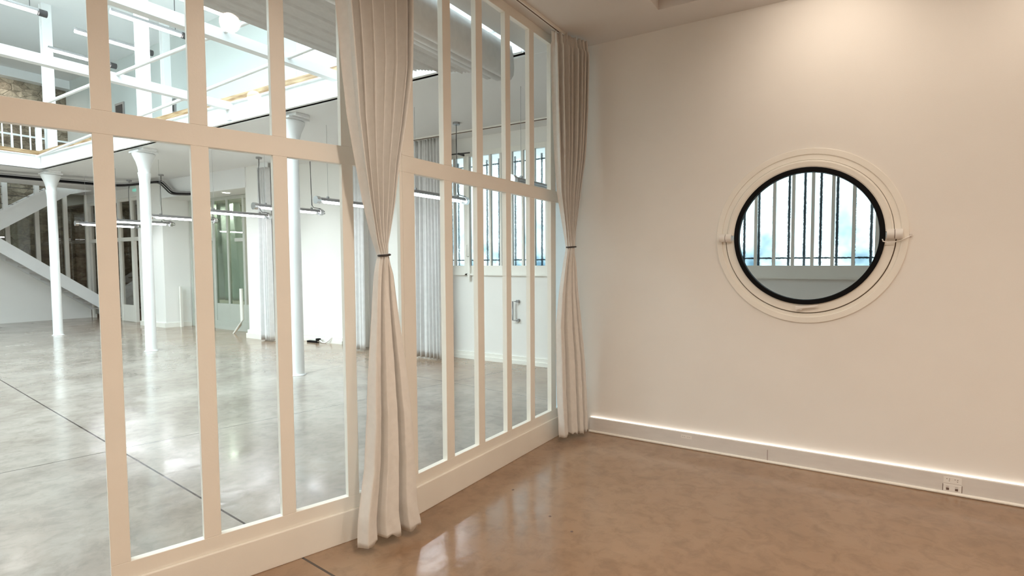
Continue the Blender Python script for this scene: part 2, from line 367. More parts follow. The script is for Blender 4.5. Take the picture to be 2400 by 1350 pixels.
# low white wall under the stairs
struct('wall_stair', MB().prism([(-7,0),(6.42,0),(6.42,.38),(4.43,1.95),(3.0,3.07),(-7,3.07)], lambda p:(-19.16,p[0],p[1]), lambda p:(-19.06,p[0],p[1])), M['wall'])

# upper storey
up = MB().box(-20.6, -9.6, 6.56, 6.7, 3.74, 8.2); up.box(-3.6, 4.7, 6.56, 6.7, 3.74, 8.2)
up.box(-9.6, -3.6, 6.56, 6.7, 3.74, 3.9); up.box(-9.6, -3.6, 6.56, 6.7, 6.5, 8.2)
struct('wall_upper', up, mat('upper_wall_paint', (.66,.70,.68), .85, noise=.03, nscale=1.2), 'pale wall of the upper storey', 'wall')
struct('ceiling', MB().box(-20.6, 4.7, 3.2, 6.56, 6.9, 7.05).box(-20.6, -14.0, -7, 3.2, 6.9, 7.05), M['soffit'], 'grey ceiling of the upper storey', 'ceiling')
struct('trim_1', box(-20.6, -20.3, -7, 6.56, 6.66, 6.9), M['steel'], 'white downstand along the top of the stone wall', 'trim')
sk = empty('skylight', (-8.3,-1.6,7.4), 'long bright rooflight over the double height well', 'skylight', kind='structure')
MB().box(-14.0, -2.8, -6.6, 3.1, 7.4, 7.42).build('glazing', M['sky'], sk)
b = MB()
for i in range(13): x = -14 + i*.93; b.box(x-.04, x+.04, -6.6, 3.1, 7.28, 7.39)
for y in (-4.2, -1.8, .7): b.box(-14, -2.8, y-.04, y+.04, 7.26, 7.38)
b.build('glazing_bars', M['steel'], sk)
uw = empty('window_7', (-6.6, 6.6, 3.9), 'tall bright window of the upper storey', 'window', kind='structure')
MB().box(-9.6, -3.6, 6.60, 6.61, 3.9, 6.5).build('pane', M['glass'], uw)
b = MB()
for x in (-9.57, -8.2, -7.95, -6.3, -4.9, -3.63): b.box(x-.035, x+.035, 6.56, 6.64, 3.9, 6.5)
b.box(-9.6, -3.6, 6.565, 6.635, 3.902, 3.98).box(-9.6, -3.6, 6.565, 6.635, 5.2, 5.26).box(-9.6, -3.6, 6.565, 6.635, 6.42, 6.498)
b.build('window_frame', M['steel'], uw)

# ---- baseboards
bb = empty('baseboard_right', (1.1, YW, 0), 'grey white baseboard trunking with a glowing top edge along the porthole wall', 'baseboard', kind='structure')
MB().box(XR+.2, 4.6, YW-.035, YW-.012, .018, .130).build('board', M['skirt'], bb, bevel=.002)
MB().tube([(XR+.2, YW-.036, .010),(4.6, YW-.036, .010)], .011, 10).box(XR+.2, 4.6, YW-.036, YW, 0, .018).build('bead', M['frame'], bb)
MB().box(XR+.2, 4.6, YW-.0115, YW-.001, .119, .123).build('light_strip', M['led'], bb)
MB().box(-.584, -.581, YW-.0358, YW-.034, .02, .10).build('board_joint', M['groove'], bb)
f = MB()
for x0, x1 in ((-9.98,-8.40), (-7.62, 4.6)):
    f.box(x0, x1, FY-.02, FY, 0, .115).box(x0, x1, FY-.032, FY-.0, .0, .06)
struct('baseboard_far', f, M['frame'], 'white two-step baseboard along the barred window wall', 'baseboard')
f = MB().box(-10.90, -9.94, 6.17, 6.22, 0, .10).box(-10.88, -9.96, 6.19, 6.22, .10, .17)
struct('baseboard_pier', f, M['frame'])
f = MB().prism([(-15.5,6.17),(-14.315,6.20),(-14.235,6.75),(-14.26,6.75),(-14.33,6.23),(-15.5,6.20)], lambda p:(p[0],p[1],0), lambda p:(p[0],p[1],.11))
struct('baseboard_pier', f, M['frame'])

# ================================================================== PORTHOLE WINDOW
pw = empty('window_1', PC, 'round white porthole window with a black gasket in the right wall', 'window', kind='structure')
def rp(r0, r1, y0, y1): return [(r0,y0),(r1,y0),(r1,y1),(r0,y1)]
MB().ring(rp(.583, .627, -.012, .13), PC).build('outer_frame', M['frame'], pw, bevel=.004)
MB().ring(rp(.545, .584, -.006, .02), PC, 2, 178).build('frame_ring', M['frame'], pw, bevel=.003)
MB().ring(rp(.558, .584, -.004, .02), PC, 182, 358).build('frame_ring', M['frame'], pw, bevel=.003)
MB().ring(rp(.54, .5835, .012, .10), PC).build('shadow_gap', M['groove'], pw)
sash = MB().ring(rp(.478, .541, -.026, .05), PC, 2, 178); sash.ring(rp(.478, .552, -.014, .05), PC, 182, 358)
sash = sash.build('sash', M['frame'], pw, bevel=.005)
MB().ring([(.498,-.030),(.528,-.034),(.532,-.022),(.498,-.022)], PC, 2, 178).build('moulding', M['frame'], sash)
MB().ring(rp(.458, .492, -.031, .03), PC).build('gasket', M['black'], pw, bevel=.005)
MB().ring([(.0,.0),(.462,.0),(.462,.006),(.0,.006)], PC).build('pane', M['glass'], pw)
for s, xc, rr in ((-1, PC[0]-.553, .030), (1, PC[0]+.543, .033)):
    h = MB().tube([(xc-.045, YW-.032, PC[2]), (xc-.002, YW-.032, PC[2])], rr, 20)
    h.tube([(xc+.002, YW-.032, PC[2]), (xc+.045, YW-.032, PC[2])], rr*1.05, 20)
    h = h.build('pivot_hinge', M['white'], pw, bevel=.004)
    MB().tube([(xc-.003, YW-.032, PC[2]), (xc+.003, YW-.032, PC[2])], rr*.9, 20).build('hinge_gap', M['groove'], h)
c = [(PC[0]+.474, YW-.05, PC[2]-.034), (PC[0]+.478, YW-.055, PC[2]-.048), (PC[0]+.50, YW-.05, PC[2]-.056), (PC[0]+.54, YW-.045, PC[2]-.055), (PC[0]+.58, YW-.035, PC[2]-.043), (PC[0]+.62, YW-.02, PC[2]-.022), (PC[0]+.637, YW-.004, PC[2]-.012)]
MB().tube(c, .0035, 8).build('restraint_cord', M['white'], pw)
MB().tube([(PC[0]+.637, YW-.012, PC[2]-.010), (PC[0]+.637, YW, PC[2]-.010)], .009, 12).build('cord_hook', M['skirt'], pw)
lt = MB().tube([(PC[0]-.015, YW-.045, PC[2]-.518), (PC[0]-.015, YW-.02, PC[2]-.518)], .014, 14)
lt.hexa([(PC[0]-.05,YW-.052,PC[2]-.530),(PC[0]+.095,YW-.052,PC[2]-.500),(PC[0]+.095,YW-.042,PC[2]-.500),(PC[0]-.05,YW-.042,PC[2]-.530)],
        [(PC[0]-.05,YW-.052,PC[2]-.507),(PC[0]+.095,YW-.052,PC[2]-.490),(PC[0]+.095,YW-.042,PC[2]-.490),(PC[0]-.05,YW-.042,PC[2]-.507)])
lt.build('latch', M['white'], pw, bevel=.002)

# ================================================================== GLAZED SCREENS
Z_BASE, Z_PB, Z_LT, Z_UB, Z_UT = .169, .2415, 2.029, 2.123, 3.325
TH = .040
def screen(name, label, P, post, panes, low_open=(), frosted=(), s0=None, s1=None):
    """P(s,z,off) -> point on the room face; panes: list of (s0,s1) glazed bays in order"""
    root = empty(name, P(panes[0][0], 0), label, 'glazed screen')
    def bx(a, b_, z0, z1, o0=0.0, o1=TH):
        return [P(a,z0,o0),P(b_,z0,o0),P(b_,z0,o1),P(a,z0,o1)], [P(a,z1,o0),P(b_,z1,o0),P(b_,z1,o1),P(a,z1,o1)]
    runs = []; cur = [s0, None]
    for a, b_ in low_open: runs.append((cur[0], a)); cur = [b_, None]
    runs.append((cur[0], s1))
    base = MB(); rail = MB()
    for a, b_ in runs:
        base.hexa(*bx(a, b_, 0, Z_BASE, -.014, TH+.014)); rail.hexa(*bx(a, b_, Z_BASE, Z_PB))
    base.build('bottom_board', M['frame'], root, bevel=.004); rail.build('bottom_rail', M['frame'], root, bevel=.002)
    MB().hexa(*bx(s0, s1, Z_LT, Z_UB)).build('middle_rail', M['frame'], root, bevel=.002)
    MB().hexa(*bx(s0, s1, Z_UT, CE)).build('top_rail', M['frame'], root, bevel=.002)
    edges = [s0] + [q for p in panes for q in p] + [s1]
    for i in range(0, len(edges), 2):
        a, b_ = edges[i], edges[i+1]
        if b_ - a < .004: continue
        jamb = any(abs(b_-o[0]) < .02 or abs(a-o[1]) < .02 for o in low_open)
        inside = any(a > o[0]+.02 and b_ < o[1]-.02 for o in low_open)
        m = MB()
        if not inside: m.hexa(*bx(a, b_, Z_PB, Z_LT))
        m.hexa(*bx(a, b_, Z_UB, Z_UT)); m.build('mullion', M['frame'], root, bevel=.002)
    for k, (a, b_) in enumerate(panes):
        mm = M['frost'] if k in frosted else M['glass']
        isl = any(a > o[0]-.02 and b_ < o[1]+.02 for o in low_open)
        if not isl: MB().hexa(*bx(a-.004, b_+.004, Z_PB-.004, Z_LT+.004, .013, .017)).build('pane', mm, root)
        MB().hexa(*bx(a-.004, b_+.004, Z_UB-.004, Z_UT+.004, .013, .017)).build('pane', mm, root)
    return root
def R3(s, z, off=0.0): return (XR-off, s, z)
screen('glazed_screen', 'right-hand white glazed screen running from the corner post to the porthole wall', R3, None,
       [(2.292,2.550),(2.623,2.878),(2.947,3.218),(3.279,3.541),(3.607,3.869),(3.949,4.195)], frosted=(5,), s0=2.2, s1=YW)
lp = [(1.127,1.392),(.803,1.068),(.475,.738),(.144,.407)]; s = .078
while s > -5.2: lp.append((s-.263, s)); s -= .331
lp = lp[::-1]
screen('glazed_screen', 'left-hand white glazed screen, larger bays, with the doorway at its left end', L3, None, lp, low_open=((-.915,.078),), s0=-5.35, s1=S_END)
# light marks: bolt slot near the curtain
# ---- curtain track
tr = empty('curtain_track', (XR+.12, 3.0, CE), 'slim white curtain track on the ceiling above the glazed screens', 'curtain track')
def strip(pts, w, z0, z1):
    m = MB()
    for (a, b_) in zip(pts[:-1], pts[1:]):
        dx, dy = b_[0]-a[0], b_[1]-a[1]; L = math.hypot(dx, dy); n = (-dy/L*w/2, dx/L*w/2)
        q = [(a[0]-n[0],a[1]-n[1]),(b_[0]-n[0],b_[1]-n[1]),(b_[0]+n[0],b_[1]+n[1]),(a[0]+n[0],a[1]+n[1])]
        m.hexa([(x,y,z0) for x,y in q], [(x,y,z1) for x,y in q])
    return m
tp = [L3(-5.0,0,-.115)[:2], (XR+.115, 2.14), (XR+.115, YW-.02)]
strip(tp, .030, CE-.022, CE).build('rail', M['frame'], tr, bevel=.002)
strip(tp, .010, CE-.0235, CE-.018).build('slot', M['groove'], tr)

# ================================================================== CURTAINS
def interp(tab, z):
    tab = sorted(tab)
    if z <= tab[0][0]: return tab[0][1:]
    for a, b_ in zip(tab[:-1], tab[1:]):
        if z <= b_[0]:
            t = (z-a[0])/(b_[0]-a[0]); t2 = t
            return tuple(a[i+1]*(1-t2)+b_[i+1]*t2 for i in range(len(a)-1))
    return tab[-1][1:]
def hashn(i): random.seed(i*7919+13); return random.random()
def tied_curtain(name, label, p0, d, prof, ztop, zbot, ztie, nup, nlow, seed, fr):
    """drape gathered by a tie: prof rows (z, left, right) along direction d through p0"""
    nrm = (d[1], -d[0]); root = empty(name, (p0[0], p0[1], zbot), label, 'curtain', 'tied curtains of the small room')
    N = 260; rows = []; K = 150
    phu = [0]; phl = [0]
    rnd = random.Random(seed)
    wu = [rnd.uniform(.5,1.7) for _ in range(nup)]; wl = [rnd.uniform(.7,1.4) for _ in range(nlow)]
    def phase(t, w):   # uneven fold spacing
        tot = sum(w); x = t*tot; acc = 0
        for i, q in enumerate(w):
            if x <= acc + q or i == len(w)-1: return i + (x-acc)/q
            acc += q
    hu = [rnd.uniform(.7,1.2) for _ in range(nup+1)]; hl = [rnd.uniform(.7,1.25) for _ in range(nlow+1)]
    for k in range(K+1):
        z = ztop + (zbot-ztop)*k/K
        # denser rows around the tie
        l, r = interp(prof, z); w = r-l; g = min(1, abs(z-ztie)/.9); near = math.exp(-((z-ztie)/.10)**2)
        row = []
        up = z > ztie
        for j in range(N+1):
            t = j/N
            if up:
                p = phase(t, wu); i = int(min(p, nup-1)); f = p-i; h = hu[i]
                a = (.038 + .046*g)*h*(1-.5*near)
            else:
                p = phase(t, wl); i = int(min(p, nlow-1)); f = p-i; h = hl[i]
                a = (.030 + .048*g)*h*(1-.6*near)
            q_ = min(1, min(f, 1-f)/.20); wave = (.5-.5*cos(2*pi*f))**.85 if up else q_*q_*(3-2*q_)   # folds: round above the tie, broad flats with deep valleys below
            off = a*(wave-.45)
            if not up:   # creases in the cloth
                off += .012*sin(1.5+i*2.3+f*2.6)*g + .0022*sin(z*37+t*23+i)*sin(z*11+i*3)*g
                kp = phase(t, wu); off += .008*(1-abs(2*(kp-int(min(kp, nup-1)))-1))*math.exp(-((z-ztie)/.22)**2)
            body = .03*math.sin(pi*t)*(near*.9+.1)
            lat = l + w*t + (.012 if up else .004)*sin(2*pi*p)*g
            off += body
            hd = 0
            if z > ztop-.09 and fr: off = off*.55 + .010*sin(2*pi*t*nup*2.3); hd = -.012*abs(sin(pi*t*nup*1.15))*(z > ztop-.03)
            hem = 0.0
            if k == K: hem = .012*sin(t*9+seed)+ .006*sin(t*31)
            row.append((p0[0]+d[0]*lat+nrm[0]*off, p0[1]+d[1]*lat+nrm[1]*off, z+hem+hd))
        rows.append(row)
    o = MB().grid(rows).build('drape', M['fabric'], root, solid=.003)
    l, r = interp(prof, ztie); cx = (l+r)/2; hw = (r-l)/2+.003
    pts = []
    for i in range(41):
        a = 2*pi*i/40; u = hw*cos(a); v = .031*sin(a)+.016
        pts.append((p0[0]+d[0]*(cx+u)+nrm[0]*v, p0[1]+d[1]*(cx+u)+nrm[1]*v, ztie+.003*cos(a)))
    MB().tube(pts, .0055, 8, caps=False).build('tie_cord', M['dark'], root)
    return root
d1 = (.15,.9887); d2 = (.34,.9404)
tied_curtain('tied_curtain', 'greige curtain tied at mid height, hanging at the corner post between the two glazed screens', (-2.17,1.93), d1,
    [(3.37,-.21,.225),(2.846,-.198,.22),(2.545,-.174,.209),(2.236,-.147,.16),(2.029,-.114,.117),(1.822,-.078,.087),(1.612,-.031,.045),(1.548,-.010,.040),(1.50,-.022,.052),(1.457,-.03,.069),(1.28,-.044,.087),(.92,-.073,.136),(.642,-.088,.162),(.436,-.104,.175),(.194,-.144,.19),(.061,-.150,.216)],
    3.372, .055, 1.548, 7, 3, 5, True)
tied_curtain('tied_curtain', 'greige curtain tied at mid height in the corner beside the porthole wall', (-2.13,3.88), d2,
    [(3.37,-.153,.215),(3.241,-.149,.232),(2.812,-.137,.218),(2.374,-.115,.186),(2.082,-.093,.135),(1.788,-.033,.086),(1.642,-.010,.075),(1.586,-.019,.071),(1.517,-.034,.09),(1.252,-.083,.12),(.986,-.114,.16),(.646,-.109,.201),(.444,-.105,.217),(.07,-.083,.237)],
    3.372, .055, 1.642, 8, 4, 11, True)

def far_curtain(label, x0, x1, y, z0, z1, folds, seed, zb=None):
    root = empty('straight_curtain', ((x0+x1)/2, y, z0), label, 'curtain', 'straight curtains of the hall')
    rnd = random.Random(seed); rows = []; ph = [rnd.uniform(0, 6) for _ in range(4)]
    for k in range(31):
        z = z1 + (z0-z1)*k/30; g = k/30; row = []
        for j in range(141):
            t = j/140; off = .045*sin(2*pi*folds*(t+.03*sin(2*pi*t+ph[0]))+.5*g*sin(3*t+ph[1])) + .015*sin(2*pi*folds*2.3*t+ph[2])
            x = x0+(x1-x0)*t + .03*g*sin(ph[3]+5*t)
            row.append((x, y+off, z))
        rows.append(row)
    MB().grid(rows).build('drape', M['fabric_far'], root, solid=.004)
    MB().box(x0, x1, y-.012, y+.012, z1, SO-.034 if abs(y-6.2) < .06 else SO).build('heading_rail', M['steel'], root)
    return root
far_curtain('pale grey curtain hanging straight left of the barred windows, seen through the right-hand screen', -6.17, -5.66, 6.235, .02, SO-.03, 7, 3)
far_curtain('pale grey curtain beside the outside door, seen behind the tied curtain', -7.92, -7.42, 6.24, .02, SO-.03, 5, 4)
far_curtain('narrow pale grey curtain against the right side of the white pier', -10.22, -9.92, 6.12, .02, SO-.10, 4, 8)

# ================================================================== FACADE WINDOWS
def facade_window(idx, x0, x1, n, lab, ext):
    root = empty('window_%d' % idx, ((x0+x1)/2, FY, WZ0), lab, 'window', kind='structure')
    e = .055; f = MB(); yf = FY-.01; yb = FY+.05
    f.box(x0, x0+e, yf, yb, WZ0, WZ1+.05).box(x1-e, x1, yf, yb, WZ0, WZ1+.05)
    f.box(x0+e, x1-e, yf+.002, yb-.002, WZ0, 1.478).box(x0+e, x1-e, yf+.002, yb-.002, 3.172, WZ1+.05)
    f.build('window_frame', M['frame'], root, bevel=.003)
    MB().box(x0-.02, x1+.02, FY-.035, FY+.0, WZ0-.018, WZ0+.006).build('window_sill', M['frame'], root)
    p = (x1-x0-2*e)/n
    for i in range(1, n):
        x = x0+e+p*i; MB().box(x-.0165, x+.0165, yf+.01, yb-.005, 1.478, 3.172).build('glazing_bar', M['greymetal'] if 0 else M['frame'], root)
    for i in range(n):
        MB().box(x0+e+p*i, x0+e+p*(i+1), FY+.028, FY+.032, 1.478, 3.172).build('pane', M['ripple'], root)
    g = MB()
    for x in ext: g.tube([(x, FY+.16, 1.40), (x, FY+.16, 3.13)], .014, 8)
    for z in (1.565, 3.05): g.box(x0, x1, FY+.155, FY+.167, z-.009, z+.009)
    g.build('security_grille', M['grille'], root)
    return root
facade_window(2, -6.12, -5.40, 3, 'narrow window between curtain and frame post with dark grille outside', [-5.98,-5.84,-5.70,-5.53])
W3 = facade_window(3, -5.40, -3.90, 7, 'barred window of rippled panes seen through the right-hand glazed screen', [-5.12,-4.888,-4.586,-4.35,-4.111])
facade_window(4, -3.74, -2.24, 7, 'barred window hidden behind the corner', [-3.6+.165*i for i in range(9)])  # out of sight, added to let more daylight into the hall
facade_window(5, -1.34, .17, 7, 'barred window of rippled panes seen through the porthole', [-1.239,-1.074,-.909,-.744,-.579,-.414,-.249,-.08,.081])
facade_window(6, .33, 1.83, 7, 'barred window right of the one behind the porthole', [.45+.165*i for i in range(9)])  # also unseen, put in for its daylight
t = tag(MB().box(-5.36, -5.32, FY-.045, FY-.01, 1.25, 3.17).tube([(-5.34,FY-.05,1.62),(-5.34,FY-.09,1.62),(-5.34,FY-.09,1.80)],.009,8).build('espagnolette_bolt', M['frame']), 'white long bolt on the post left of the barred window', 'bolt')
h = MB().tube([(-4.43,FY-.035,.945),(-4.495,FY-.06,.945),(-4.495,FY-.06,.663),(-4.43,FY-.035,.663)], .013, 10)
h.box(-4.45,-4.41,FY-.04,FY,.925,.965).box(-4.45,-4.41,FY-.04,FY,.643,.683)
h.build('pull_handle', M['greymetal'], W3)
tag(MB().tube([(-5.62,6.42,3.21),(-5.22,6.42,3.20)], .010, 8).box(-5.45,-5.43,6.42,FY,3.19,3.22).build('curtain_rod', M['dark']), 'short dark rod above the narrow barred window', 'rod')
# outside door
dr = empty('door_1', (-8.0, FY, 0), 'white outside door with a narrow barred pane and a dark handle', 'door', kind='structure')
MB().box(-8.36,-8.22,FY-.02,FY+.1,0,3.25).box(-7.76,-7.66,FY-.02,FY+.1,0,3.25).box(-8.22,-7.76,FY-.018,FY+.098,2.40,2.56).build('door_frame', M['frame'], dr, bevel=.004)
lf = MB().box(-8.22,-7.76,FY+.0,FY+.05,0,1.43).box(-8.22,-8.03,FY,FY+.05,1.43,2.40).box(-7.80,-7.76,FY,FY+.05,1.43,2.40).box(-8.03,-7.80,FY,FY+.05,2.32,2.40)
lf = lf.box(-8.16,-7.82,FY-.015,FY,.95,1.02).box(-8.22,-7.76,FY-.012,FY,1.33,1.42).build('door_leaf', M['frame'], dr, bevel=.003)
MB().box(-8.03,-7.80,FY+.022,FY+.028,1.43,2.32).build('pane', M['ripple'], lf)
MB().box(-8.22,-7.76,FY+.022,FY+.028,2.56,3.25).build('transom_pane', M['ripple'], dr)
g = MB()
for x in (-8.10,-7.96,-7.86): g.box(x-.01,x+.01,FY+.16,FY+.18,1.3,3.2)
g.box(-8.3,-7.7,FY+.16,FY+.18,2.2,2.225).build('security_grille', M['grille'], dr)
MB().box(-7.95,-7.87,FY-.06,FY,1.03,1.15).box(-7.97,-7.85,FY-.075,FY-.06,1.07,1.10).build('door_handle', M['dark'], lf)
ht = empty('curtain_track', (-3.0, 6.20, SO), 'long pale curtain track on the hall soffit in front of the barred windows', 'curtain track')
MB().box(-9.8,4.6,6.17,6.21,SO-.03,SO).build('rail', M['frame'], ht); MB().box(-9.8,4.6,6.166,6.170,SO-.034,SO-.022).build('slot', M['groove'], ht)
# bits on the hall floor and wall
ps = empty('power_strip', (-9.1,6.45,0), 'black power strip with a white lead on the floor by the pale wall', 'power strip')
MB().box(-9.26,-8.98,6.40,6.47,0,.035).build('socket_bar', M['black'], ps, bevel=.004)
MB().tube([(-8.98,6.44,.03),(-8.93,6.45,.05),(-8.88,6.46,.012),(-8.80,6.47,.012),(-8.72,6.49,.06),(-8.70,6.53,.11)], .012, 8).build('lead', M['white'], ps)
MB().box(-9.02,-8.94,6.42,6.48,.04,.085).build('plug', M['black'], ps, bevel=.004)
tag(MB().tube([(-9.64,6.553,1.55),(-9.645,6.553,1.2),(-9.63,6.553,.92),(-9.615,6.553,.90),(-9.60,6.553,1.0)], .005, 8).build('wall_cable', M['white']), 'thin white cord hanging on the pale wall behind the third iron column', 'cord')

# ================================================================== IRON COLUMNS
def column(x, y, lab):
    root = empty('iron_column', (x, y, 0), lab, 'column', 'cast iron columns of the hall')
    r = .082
    MB().lathe([(.0,.0),(r+.02,.0),(r+.02,.008),(r+.004,.012),(r,.03),(r,.08),(r*.93,2.9)], (x,y,0)).build('shaft', M['iron'], root)
    MB().lathe([(r*.93,2.9),(r*.97,2.96),(r*1.12,3.05),(r*1.12,3.07),(r*1.0,3.08),(r*1.12,3.16),(r*1.4,3.25),(r*1.85,3.34),(r*1.98,3.37),(r*1.98,3.39),(r*1.8,3.40)], (x,y,0)).build('capital', M['iron'], root)
    MB().box(x-.17,x+.17,y-.15,y+.15,3.40,3.43).box(x-.24,x+.24,y-.10,y+.10,3.43,SO).build('head_plate', M['iron'], root, bevel=.006)
    return root
column(-6.60, 4.42, 'white iron column nearest the glazed screens, rightmost of the three')
column(-10.68, 4.40, 'middle white iron column with flared capital, between the other two')
column(-14.85, 4.42, 'farthest white iron column, seen through the open doorway beside the stairs')
def upper_post(x, y, w, lab):
    root = empty('steel_post', (x,y,3.74), lab, 'column', 'steel posts of the upper floor')
    MB().lathe([(w*1.5,3.74),(w*1.5,3.80),(w*1.1,3.90),(w,4.0)], (x,y,0), 4 if 0 else 24).build('base', M['steel'], root)
    m = MB().box(x-w*.8,x+w*.8,y-w*.8,y+w*.8,3.9,6.9).box(x-w,x-w*.7,y-w,y+w,3.9,6.9).box(x+w*.7,x+w,y-w,y+w,3.9,6.9)
    m.build('shaft', M['steel'], root, bevel=.006)
    return root
upper_post(-10.68, 4.44, .08, 'white steel post of the upper floor, above the middle iron column')
upper_post(-14.80, 4.44, .08, 'white steel post of the upper floor above the farthest iron column')
upper_post(-13.62, 6.1, .075, 'slimmer white steel post near the upper back wall')

# ================================================================== STEEL FRAME OF THE WELL
eb = empty('edge_beam', (-8.7,4.2,SO), 'white steel edge beam on the columns with a timber curb on top', 'beam')
MB().box(-14.65,-2.78,4.22,4.26,SO,3.745).box(-14.65,-2.78,4.18,4.30,SO,SO+.014).box(-14.65,-2.78,4.18,4.30,3.73,3.745).build('girder', M['steel'], eb)
MB().box(-14.65,-3.4,4.19,4.28,3.745,3.83).build('timber_curb', M['wood'], eb, bevel=.004)
MB().box(-7.71,-7.59,4.17,4.18+.04,3.50,3.73).tube([(-7.65,4.165,3.55),(-7.65,4.18,3.55)],.012,8).tube([(-7.65,4.165,3.62),(-7.65,4.18,3.62)],.012,8).build('bracket', M['steel'], eb)
eb = empty('edge_beam', (-14.7,0,SO), 'white steel edge beam with timber curb across the far left end of the well', 'beam')
MB().box(-14.71,-14.66,-6.8,4.22,SO,3.745).box(-14.75,-14.62,-6.8,4.22,SO,SO+.014).box(-14.75,-14.62,-6.8,4.22,3.73,3.745).build('girder', M['steel'], eb)
MB().box(-14.72,-14.63,-6.8,4.28,3.745,3.83).build('timber_curb', M['wood'], eb, bevel=.004)
for x, lb in ((-7.65, 'wide white cross beam spanning the well, the farther of two'), (-5.37, 'wide white cross beam spanning the well, the one nearer the pleated shade')):
    tag(MB().box(x-.05,x+.05,-6.6,4.17,3.64,3.745).build('cross_beam', M['steel']), lb, 'beam')
tag(MB().tube([(-14.6,2.9,3.73),(-2.8,2.9,3.73)], .020, 8).build('tie_bar', M['steel']), 'thin straight white bar crossing both cross beams, parallel to the edge beam', 'bar')
tag(MB().tube([(-14.58,4.14,3.70),(-4.84,3.52,3.70)], .022, 8).build('tie_bar', M['steel']), 'thin slanting white bar running from the far corner of the well', 'bar')

# pleated shade under the well
sh = empty('roller_shade', (-3.6,0,3.4), 'grey pleated fabric shade with soft rolls hanging under the well beside the screens', 'shade')
prof = [(-2.775,3.46),(-2.757,3.36),(-2.750,3.26),(-2.757,3.20),(-2.785,3.165),(-2.820,3.165),(-2.845,3.19),(-2.852,3.26),(-2.858,3.36),(-2.866,3.30),(-2.875,3.21),(-2.900,3.180),(-2.935,3.180),(-2.958,3.205),(-2.966,3.28),(-2.972,3.36),(-2.982,3.30),(-2.990,3.245),(-3.015,3.215),(-3.055,3.215),(-3.075,3.24),(-3.08,3.31)]
MB().grid([[(px, yy, pz) for px, pz in prof] for yy in (1.0, 2.5, 4.02)]).build('soft_rolls', M['shade'], sh, solid=.004)
pl_ = []
n = 40
for i in range(n*4+1):
    t = i/(n*4); x = -3.08-1.72*t; z = 3.30+.375*t; ph = (i % 4)
    pl_.append((x, z + (-.020,-.004,.014,-.004)[ph]*(1.6 if (i//4) % 7 == 0 else 1)))
MB().grid([[(px, max(-4.5,(2.96+.9535*px)/.3013), pz) for px, pz in pl_], [(px, 4.06, pz) for px, pz in pl_]], smooth=False).build('pleats', M['shade'], sh)

# ================================================================== TUBE LAMPS
def tube_lamp(x, lab, lit=True, y0=4.75, y1=5.95, z=2.40, zc=SO, grp=None):
    root = empty('tube_pendant', (x, y0, z), lab, 'pendant lamp', 'tube pendants in a row under the hall ceiling')
    r = .048
    sl_ = MB().tube([(x,y0+.05,z),(x,y1-.05,z)], r, 18, caps=False).build('sleeve', M['clearplastic'], root)
    refl = [[(x+(r-.006)*cos(a), y, z+(r-.006)*sin(a)) for a in [R(-8+q*196/12) for q in range(13)]] for y in (y0+.06, y1-.06)]
    MB().grid(refl).build('reflector', M['greymetal'], sl_)
    MB().tube([(x,y0+.13,z-.010),(x,y1-.13,z-.010)], .026, 14).build('tube', M['tube'] if lit else M['white'], sl_)
    for ya, yb in ((y0, y0+.055), (y1-.055, y1)):
        c = MB().tube([(x,ya,z),(x,yb,z)], r+.008, 20).build('end_cap', M['chrome'], root, bevel=.004)
    for yy in (y0+.2, y1-.2):
        MB().tube([(x,yy-.012,z+r+.004),(x,yy+.012,z+r+.004)], .016, 10).build('clip', M['greymetal'], root)
        MB().tube([(x,yy,z+r),(x,yy,zc)], .0022, 6).build('wire', M['greymetal'], root)
    MB().tube([(x,y1-.02,z+r+.01),(x+.0,y1+.05,z+.02),(x,y1+.055,z-.02),(x,y1,z-.03)], .006, 8).build('cable_loop', M['dark'], c)
    pc = MB().tube([(x,y1-.03,z+r+.012),(x,y1-.16,z+r+.02),(x,y1-.19,z+r+.06),(x,y1-.20,z+.4),(x-.01,y1-.20,zc-.25),(x-.03,y1-.17,zc-.12),(x-.03,y1-.17,zc)], .006, 8).build('power_cable', M['dark'], root)
    MB().tube([(x-.03,y1-.17,zc-.03),(x-.03,y1-.17,zc)], .05, 16).build('ceiling_rose', M['greymetal'], pc)
    return root
for x, lb in ((-4.90,'lit tube pendant just left of the barred windows, the nearest lit one'), (-6.60,'lit tube pendant second nearest, partly behind the tied curtain'),
              (-8.10,'lit tube pendant third in the row, in front of the pale wall'), (-9.60,'lit tube pendant fourth in the row, in front of the white pier'),
              (-11.45,'lit tube pendant fifth in the row, before the green glazed lobby'), (-13.25,'lit tube pendant sixth in the row, beside the middle iron column'),
              (-14.75,'lit tube pendant farthest in the row, before the stairs')):
    tube_lamp(x, lb)
tube_lamp(-3.32, 'unlit tube pendant in front of the barred window nearest the porthole wall', False, z=2.42, y0=4.78, y1=5.9)
for (x, y0, y1), lb in (((-11.4,2.3,3.44),'lit upper-storey tube at the top left, outermost'), ((-11.75,3.9,5.05),'lit upper-storey tube right of the outermost, partly behind a mullion'),
        ((-13.15,3.97,5.0),'lit upper-storey tube lowest on the left'), ((-10.38,3.9,5.02),'lit upper-storey tube across the middle steel post'), ((-8.95,4.0,5.02),'lit upper-storey tube beside the edge of the pleated shade')):
    root = empty('tube_pendant', (x, y0, 5.5), lb, 'pendant lamp', 'tube lamps of the upper storey')
    MB().tube([(x,y0,5.5),(x,y1-.12,5.5)], .030, 12).build('tube', M['tube_far'], root)
    MB().tube([(x,y0,5.53),(x,y1,5.53)], .034, 12).build('reflector', M['greymetal'], root)
    MB().tube([(x,y1-.10,5.51),(x,y1,5.51)], .055, 14).build('end_cap', M['dark'], root)
    MB().tube([(x,y1-.2,5.55),(x,y1-.2,6.9)], .006, 6).build('wire', M['dark'], root)

